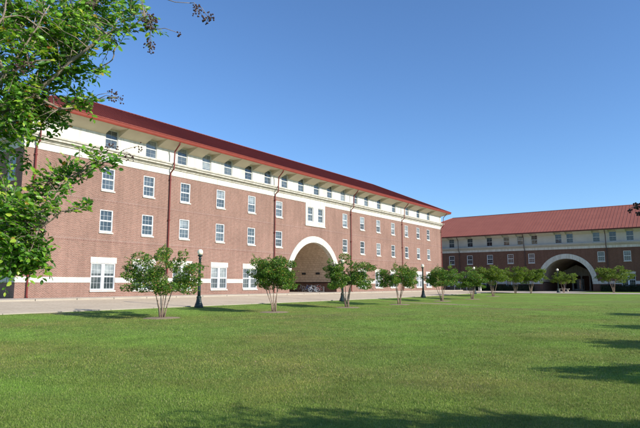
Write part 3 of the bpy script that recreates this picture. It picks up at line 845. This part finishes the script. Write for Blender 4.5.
def near_tree():
    rn = random.Random(99)
    base = cam(-190, 300, 4.7); base.z = ground(base.x, base.y)-.05
    root = empty('crape_myrtle', tuple(base))
    tag(root, 'large leafy crape myrtle filling the top left, with brown seed pods', 'tree')
    t = MB(); lf = MB(); sd = MB()
    loc = lambda v: v-base
    Z = Vector((0,0,1))
    limbs = []
    def limb(pts, r0, r1):
        P_ = []
        for i in range(len(pts)-1):
            for s in range(4): P_.append(pts[i].lerp(pts[i+1], s/4)+rvec(rn)*.012)
        P_.append(pts[-1])
        n = len(P_); t.tube([loc(p) for p in P_], [r0+(r1-r0)*i/(n-1) for i in range(n)], 7); limbs.append(P_)
    b0 = base+Vector((0,0,.05))
    limb([b0, cam(-150,215,4.6), cam(-60,150,4.5), cam(33,95,4.4), cam(70,62,4.35), cam(105,33,4.3), cam(128,30,4.3), cam(150,14,4.3)], .028, .003)
    limb([b0+Vector((.1,.05,0)), cam(-120,190,4.3), cam(-40,140,4.2), cam(5,75,4.1), cam(25,45,4.1), cam(50,5,4.1)], .022, .004)
    limb([b0+Vector((-.05,.1,0)), cam(-140,240,4.9), cam(-60,215,4.8), cam(0,200,4.7), cam(40,190,4.65), cam(80,172,4.6), cam(104,163,4.6)], .022, .003)
    limb([b0+Vector((.05,-.1,0)), cam(-120,260,4.6), cam(-60,255,4.5), cam(0,245,4.4), cam(40,228,4.35), cam(62,212,4.3), cam(88,206,4.3)], .02, .003)
    limb([cam(-60,255,4.5), cam(0,262,4.5), cam(30,268,4.5), cam(46,262,4.5)], .015, .003)
    limb([cam(33,95,4.4), cam(60,108,4.5), cam(85,108,4.6), cam(96,100,4.6)], .014, .003)
    limb([cam(-40,140,4.2), cam(0,130,4.6), cam(35,118,4.8), cam(60,112,4.9)], .02, .004)
    limb([cam(-60,150,4.5), cam(-10,90,5.0), cam(40,50,5.2), cam(85,12,5.2), cam(110,-30,5.2)], .022, .005)
    limb([cam(105,33,4.3), cam(118,45,4.3), cam(112,60,4.3), cam(96,70,4.35)], .008, .003)
    limb([cam(-60,150,4.5), cam(-60,60,4.6), cam(-30,-30,4.7), cam(20,-90,4.7)], .026, .008)
    limb([cam(5,75,4.1), cam(-10,40,3.9), cam(5,10,3.9), cam(10,-20,3.9)], .012, .004)
    allp = [p for L in limbs for p in L]
    # leafy sprays: (px, py, radius px, distance, density)
    C = [(8,8,24,4.1,1),(38,22,26,4.2,.9),(70,12,28,4.6,1),(104,8,24,4.9,1),(134,8,16,4.6,.9),(147,24,9,4.3,.8),(14,45,24,4.1,1),(48,48,26,4.3,1),(82,36,24,4.4,1),
         (60,72,20,4.4,1),(106,42,11,4.3,.9),(124,30,11,4.3,.8),(12,84,24,4.2,1),(40,86,18,4.4,1),(78,60,14,4.5,.9),(84,104,11,4.6,.9),(68,112,11,4.7,.9),
         (46,112,14,4.6,1),(16,116,20,4.4,1),(8,136,13,4.5,.8),(100,66,10,4.35,.8),(96,98,6,4.6,.7),(72,92,9,4.5,.6),(30,134,8,4.7,.5),
         (4,200,17,4.7,.8),(30,196,14,4.7,.9),(14,226,24,4.4,1),(6,252,22,4.5,1),(46,186,12,4.65,.9),(62,178,12,4.6,.9),(82,168,11,4.6,.9),(100,162,8,4.6,.9),(112,160,4,4.6,.6),
         (36,222,13,4.4,.9),(30,246,16,4.4,1.1),(12,240,20,4.3,1),(24,214,16,4.3,1),(28,264,13,4.5,.9),(42,266,6,4.5,.8),(14,272,10,4.5,.9),(56,206,8,4.3,.6),(72,208,6,4.3,.6),(86,206,5,4.3,.8),(68,190,6,4.5,.5),
         (6,168,8,4.7,.5),(24,160,7,4.8,.5),(0,182,8,4.8,.6),(48,204,9,4.5,.8),(30,104,14,4.5,1),(56,124,10,4.6,.9),(28,128,13,4.6,.9),(20,262,16,4.4,1),(40,254,12,4.4,1),(94,158,9,4.6,1),(8,150,8,4.8,.6),(60,168,8,4.6,.8),(16,205,14,4.4,1),
         (-40,20,50,4.5,.8),(-45,100,50,4.5,.8),(-50,190,45,4.6,.8),(-50,260,40,4.5,.7),(30,-50,45,4.5,.8),(100,-45,35,4.8,.8),(-60,-60,50,4.6,.7),
         (20,20,24,5.2,.7),(60,45,26,5.3,.7),(20,90,24,5.2,.6),(90,22,22,5.4,.6),(5,230,22,5.0,.6)]
    for (px, py, rp, f, den) in C:
        cc = cam(px, py, f+rn.uniform(-.12,.12)); rr = rp*f/547
        n = int(max(4, 62*den*(rr/.2)**2.05))
        for k in range(n):
            v = rvec(rn)*rr; e = cc+v
            j = min(rn.sample(allp, 50), key=lambda q: (q-e).length)
            L = rn.uniform(.10,.24); dirn = (e-j)
            if dirn.length < .02: dirn = rvec(rn)
            dirn = (dirn.normalized()+rvec(rn)*.8+Z*.15).normalized()
            s0 = e-dirn*L*.5
            pts = [s0, s0+dirn*L*.5+Z*.01, s0+dirn*L-Z*.01]
            t.tube([loc(p) for p in pts], [.0032,.0022,.001], 4)
            if k % 5 == 0 and (j-s0).length < .7: t.tube([loc(j), loc(j.lerp(s0,.5)+Z*.02), loc(s0)], [.006,.004,.003], 4)
            side = dirn.cross(Z)
            if side.length < .1: side = dirn.orthogonal()
            side.normalize(); nl = int(L/.021)
            for i in range(nl+1):
                p = s0.lerp(pts[2], min(1,(i+.3)/nl)); sg = 1 if i % 2 else -1
                d = side*sg+dirn*.7+rvec(rn)*.35 if i < nl else dirn
                leaf6(lf, loc(p), d+rvec(rn)*.2, SUNV*.7+Z*.4+rvec(rn)*.95, rn.uniform(.036,.066))
    # old seed pods on thin twigs
    def sprig(start, cpx, cpy, f, rp, n):
        c_ = cam(cpx, cpy, f)
        mid = start.lerp(c_, .5)+Z*.03
        t.tube([loc(start), loc(mid), loc(c_)], [.004,.003,.002], 4)
        sd = MB()
        for k in range(n):
            v = rvec(rn); v.z -= .2; e = c_+v*rp*f/547
            t.tube([loc(c_.lerp(e,.2)), loc(e)], [.0012,.0009], 3, cap=False)
            s = rn.uniform(.0055,.0085); q = loc(e)
            sd.lathe([(.0005,-s),(s*.75,-s*.6),(s,0),(s*.7,s*.65),(.0005,s)], 6, tuple(q))
        sd.build('seed_cluster', M['seed'], root)
    sprig(cam(150,14,4.3), 150, 20, 4.3, 9, 75)
    sprig(cam(150,20,4.3), 151, 45, 4.3, 8, 38)
    a = cam(150,-6,4.3); m_ = cam(175,2,4.3); t.tube([loc(cam(110,-30,5.2)), loc(a), loc(m_), loc(cam(190,3,4.3))], [.006,.004,.003,.0025], 4)
    sprig(cam(190,3,4.3), 198, 9, 4.3, 8, 34); sprig(cam(195,5,4.3), 208, 17, 4.3, 7, 34)
    sprig(cam(150,30,4.3), 179, 33, 4.3, 3.5, 8)
    sprig(cam(96,100,4.6), 116, 97, 4.6, 9, 26); sprig(cam(84,104,4.6), 112, 92, 4.6, 5, 8)
    sprig(cam(100,160,4.6), 128, 152, 4.6, 9, 14); sprig(cam(95,162,4.6), 112, 146, 4.6, 7, 12); sprig(cam(110,160,4.6), 138, 146, 4.6, 6, 8)
    sprig(cam(104,6,4.6), 92, 2, 4.2, 8, 26); sprig(cam(25,50,4.1), 28, 62, 4.0, 8, 30); sprig(cam(50,60,4.3), 20, 68, 4.0, 7, 20)
    sprig(cam(60,205,4.3), 48, 180, 4.5, 6, 12)
    t.build('trunk', M['bark_fg'], root, smooth=True)
    lf.build('crown', M['leaf_fg'], root)
near_tree()

# overhanging seed twig at the right edge belongs to a near tree standing right of the view
def right_twig_tree():
    rn = random.Random(5)
    root = make_tree(83, h=3.9, rad=1.45, zlow=1.5, nclump=90, nleaf=180, size=.07)
    base = Vector((2.1, 5.3, ground(2.1, 5.3)-.03)); root.location = base
    tag(root, 'crape myrtle whose bare seed-podded twig reaches in at the right edge', 'tree')
    t = MB(); loc = lambda v: v-base
    st = base+Vector((-.35,-.15,1.9))
    pts = [st, st.lerp(cam(760,185,4.3),.6)+Vector((0,0,.1)), cam(720,192,4.3), cam(680,196,4.3), cam(655,200,4.3), cam(640,204,4.3), cam(629,209,4.3)]
    t.tube([loc(p) for p in pts], [.012,.009,.006,.005,.004,.003,.0022], 6)
    for (px, py, rp, n) in ((636,207,5,24), (630,211,2.5,6), (639,213,3,10), (660,200,10,30)):
        c_ = cam(px, py, 4.3); b = MB()
        for k in range(n):
            e = c_+rvec(rn)*rp*4.3/547; s = rn.uniform(.006,.009)
            t.tube([loc(c_), loc(e)], [.0012,.0009], 3, cap=False)
            b.lathe([(.0005,-s),(s*.75,-s*.6),(s,0),(s*.7,s*.65),(.0005,s)], 6, tuple(loc(e)))
        b.build('seed_cluster', M['seed'], root)
    t.build('branch', M['bark_fg'], root, smooth=True)
right_twig_tree()

# ------------------------------------------------------------------ bicycles in the arch
def make_bike(paint):
    root = empty('bicycle')
    fr = MB(); r = .34
    def V(x, z, y=0): return (x, y, z)
    bb = V(-.08,.28); seat = V(-.22,.80); head = V(.36,.84); headb = V(.40,.68); rear = V(-.52,r); front = V(.54,r)
    for a, c_ in ((bb,seat), (seat,head), (bb,headb), (head,headb)): fr.tube([a,c_], .018, 7)
    for s in (-.05,.05):
        fr.tube([bb, (rear[0], s, r)], .010, 5); fr.tube([seat, (rear[0], s, r)], .009, 5)
        fr.tube([headb, (.47,s,.5), (front[0], s, r)], .012, 5)
    fr.build('frame', paint, root)
    b = MB(); b.tube([head, V(.34,.96)], .013, 6); b.tube([V(.30,.98,-.29), V(.40,1.0,-.18), V(.34,.98,-.06), V(.34,.98,.06), V(.40,1.0,.18), V(.30,.98,.29)], .013, 6); b.build('handlebar', M['chrome'], root)
    b = MB(); b.tube([seat, V(-.245,.90)], .013, 6)
    b.hexa([(-.37,-.07,.90),(-.10,-.02,.90),(-.10,.02,.90),(-.37,.07,.90),(-.37,-.07,.95),(-.10,-.02,.94),(-.10,.02,.94),(-.37,.07,.95)]); bevel(b.build('saddle', M['dark'], root), .012)
    b = MB(); b.torus(bb, (0,1,0), .085, .008, 18, 5); b.tube([V(-.08,.28,.07), V(-.02,.14,.07)], .009, 5); b.tube([V(-.08,.28,-.07), V(-.14,.42,-.07)], .009, 5)
    b.box(lambda x,y,z:(x,y,z), -.06, .02, .06, .15, .12, .145); b.box(lambda x,y,z:(x,y,z), -.18, -.10, -.15, -.06, .41, .435); b.build('crank', M['chrome'], root)
    for x in (rear[0], front[0]):
        w = MB(); w.torus((x,0,r), (0,1,0), r-.018, .022, 30, 7); wo = w.build('wheel', M['tyre'], root, smooth=True)
        q = MB(); q.torus((x,0,r), (0,1,0), r-.045, .012, 30, 5)
        for k in range(14):
            a = 2*math.pi*k/14; q.tube([(x,0,r), (x+(r-.045)*math.cos(a),0,r+(r-.045)*math.sin(a))], .0025, 3)
        q.tube([(x,-.05,r),(x,.05,r)], .02, 8); q.build('rim', M['chrome'], wo)
    return root
bikes = [('greypaint', -46.9, 61.1, 12, 'leftmost of the bicycles, silver, parked deep in the arch'),
         ('bluepaint', -45.6, 60.9, 28, 'blue bicycle in the middle of the arch rack'),
         ('greypaint', -44.7, 60.7, 62, 'silver bicycle standing right of the blue one in the arch'),
         ('redpaint', -43.7, 60.6, 84, 'maroon bicycle parked nearest the right pier of the arch'),]
src = {}
for (pn, x, y, rz, lb) in bikes:
    o = copy_tree(src[pn]) if pn in src else make_bike(M[pn]); src.setdefault(pn, o)
    o.location = (x, y, .062); o.rotation_euler = (R(4),0,R(rz+180)); tag(o, lb, 'bicycle', 'bicycles parked in the arch')
b = MB()
b.tube([(-1.9,0,.78),(1.9,0,.78)], .025, 8)
for x in (-1.85,-.6,.6,1.85): b.tube([(x,0,0),(x,0,.78)], .025, 8); b.box(lambda p,q,z:(p,q,z), x-.09, x+.09, -.09, .09, 0, .012)
o = b.build('bike_rack', M['chrome'], loc=(-45.4,61.45,.06)); tag(o, 'steel rail rack against the dark brick wall inside the arch', 'bike rack')

# ------------------------------------------------------------------ small things by the far corner
b = MB(); b.box(lambda x,y,z:(x,y,z), -.24, .24, -.24, .24, 0, 1.45); b.box(lambda x,y,z:(x,y,z), -.3, .3, -.3, .3, 1.452, 1.55)
o = bevel(b.build('pillar', M['stone'], loc=(-36.6,103.6,-.24)), .02); tag(o, 'short white square pillar beside the far gate', 'pillar')
gt = empty('gate', (-40.3,103.6,-.24)); tag(gt, 'dark metal gate of upright panels between the two buildings', 'gate')
for k in range(4):
    b = MB(); x0 = -2.3+k*1.25; b.box(lambda x,y,z:(x,y,z), x0, x0+.8, -.03, .03, .08, 1.35); b.build('gate_panel', M['greydoor'], gt)
b = MB(); b.box(lambda x,y,z:(x,y,z), -2.5, 2.6, .032, .08, .2, .27); b.box(lambda x,y,z:(x,y,z), -2.5, 2.6, .032, .08, 1.15, 1.22); b.build('rail', M['greypaint'], gt)
for k in range(3):
    b = MB(); x0 = -1.42+k*1.25; b.box(lambda x,y,z:(x,y,z), x0, x0+.08, -.04, .03, 0, 1.4); b.build('post', M['greypaint'], gt)
# concrete bench before the far arch
bn = empty('bench', (-22.6,108.5,ground(-22.6,108.5)+.016)); tag(bn, 'low grey concrete bench in front of the shaded arch', 'bench')
b = MB(); b.box(lambda x,y,z:(x,y,z), -1.0, 1.0, -.25, .25, .42, .54); bevel(b.build('seat', M['concrete'], bn), .015)
for s in (-.7,.7):
    b = MB(); b.box(lambda x,y,z:(x,y,z), s-.1, s+.1, -.22, .22, 0, .42); b.build('leg', M['concrete'], bn)

# hedges added to darken the foot of the shaded block
def hedge(x0, x1, label):
    rn = random.Random(int(x0*10)); y = 113.7; w = x1-x0
    b = MB()
    for k in range(int(w*330)):
        px = rn.uniform(0, w); f = rn.choice('tfs'); 
        wob = .12*noise.noise((px*1.3, 0, x0))
        if f == 't': p = Vector((px, rn.uniform(-.6,.6), 1.15+wob+rn.uniform(-.1,.06)))
        else: p = Vector((px, -.6-wob+rn.uniform(-.06,.1), rn.uniform(0,1.15+wob)))
        leaf4(b, p, rvec(rn)+Vector((0,-.5,.4)), .15, rn, .6)
    z0 = ground((x0+x1)/2, y)
    b.box(lambda x,yy,z:(x,yy,z), .05, w-.05, -.5, .6, .02, 1.05)
    o = b.build('hedge', M['leaf_hedge'], loc=(x0, y, z0)); tag(o, label, 'hedge', 'added hedges darkening the foot of the shaded block')
hedge(-17.2, 8, 'added hedge darkening the wall foot right of the shaded arch')
hedge(-43.0, -29.2, 'added hedge darkening the wall foot left of the shaded arch')

# ------------------------------------------------------------------ light, sky, camera
EL, AZ = 27.0, 7.0      # sun height; degrees from +X towards +Y
sd = Vector((math.cos(R(EL))*math.cos(R(AZ)), math.cos(R(EL))*math.sin(R(AZ)), math.sin(R(EL))))
sun = bpy.data.lights.new('sun', 'SUN'); sun.energy = 4.1; sun.angle = R(.53); sun.color = (1,.955,.87)
so = bpy.data.objects.new('sun', sun); COL.objects.link(so); so.rotation_euler = sd.to_track_quat('Z','Y').to_euler()
so.location = (30,10,30)
w = bpy.data.worlds.new('World'); scene.world = w; w.use_nodes = True
nt = w.node_tree; bg = nt.nodes['Background']; sky = nt.nodes.new('ShaderNodeTexSky'); sky.sky_type = 'NISHITA'
sky.sun_disc = False; sky.sun_elevation = R(EL); sky.sun_rotation = R(90-AZ)
sky.air_density = 1.0; sky.dust_density = .3; sky.ozone_density = 7.5; sky.altitude = 50
nt.links.new(sky.outputs[0], bg.inputs[0]); bg.inputs[1].default_value = .13

cd = bpy.data.cameras.new('camera'); co = bpy.data.objects.new('camera', cd); COL.objects.link(co)
co.location = (0,0,1.1); co.rotation_euler = (R(90)+PI_, 0, TH)
cd.sensor_width = 36; cd.lens = 36*543/640; cd.clip_start = .05; cd.clip_end = 6000
scene.camera = co
scene.view_settings.view_transform = 'Standard'; scene.view_settings.look = 'None'
scene.view_settings.exposure = .6; scene.view_settings.gamma = 1; scene.view_settings.use_curve_mapping = False
scene.cycles.max_bounces = 6; scene.cycles.transparent_max_bounces = 8
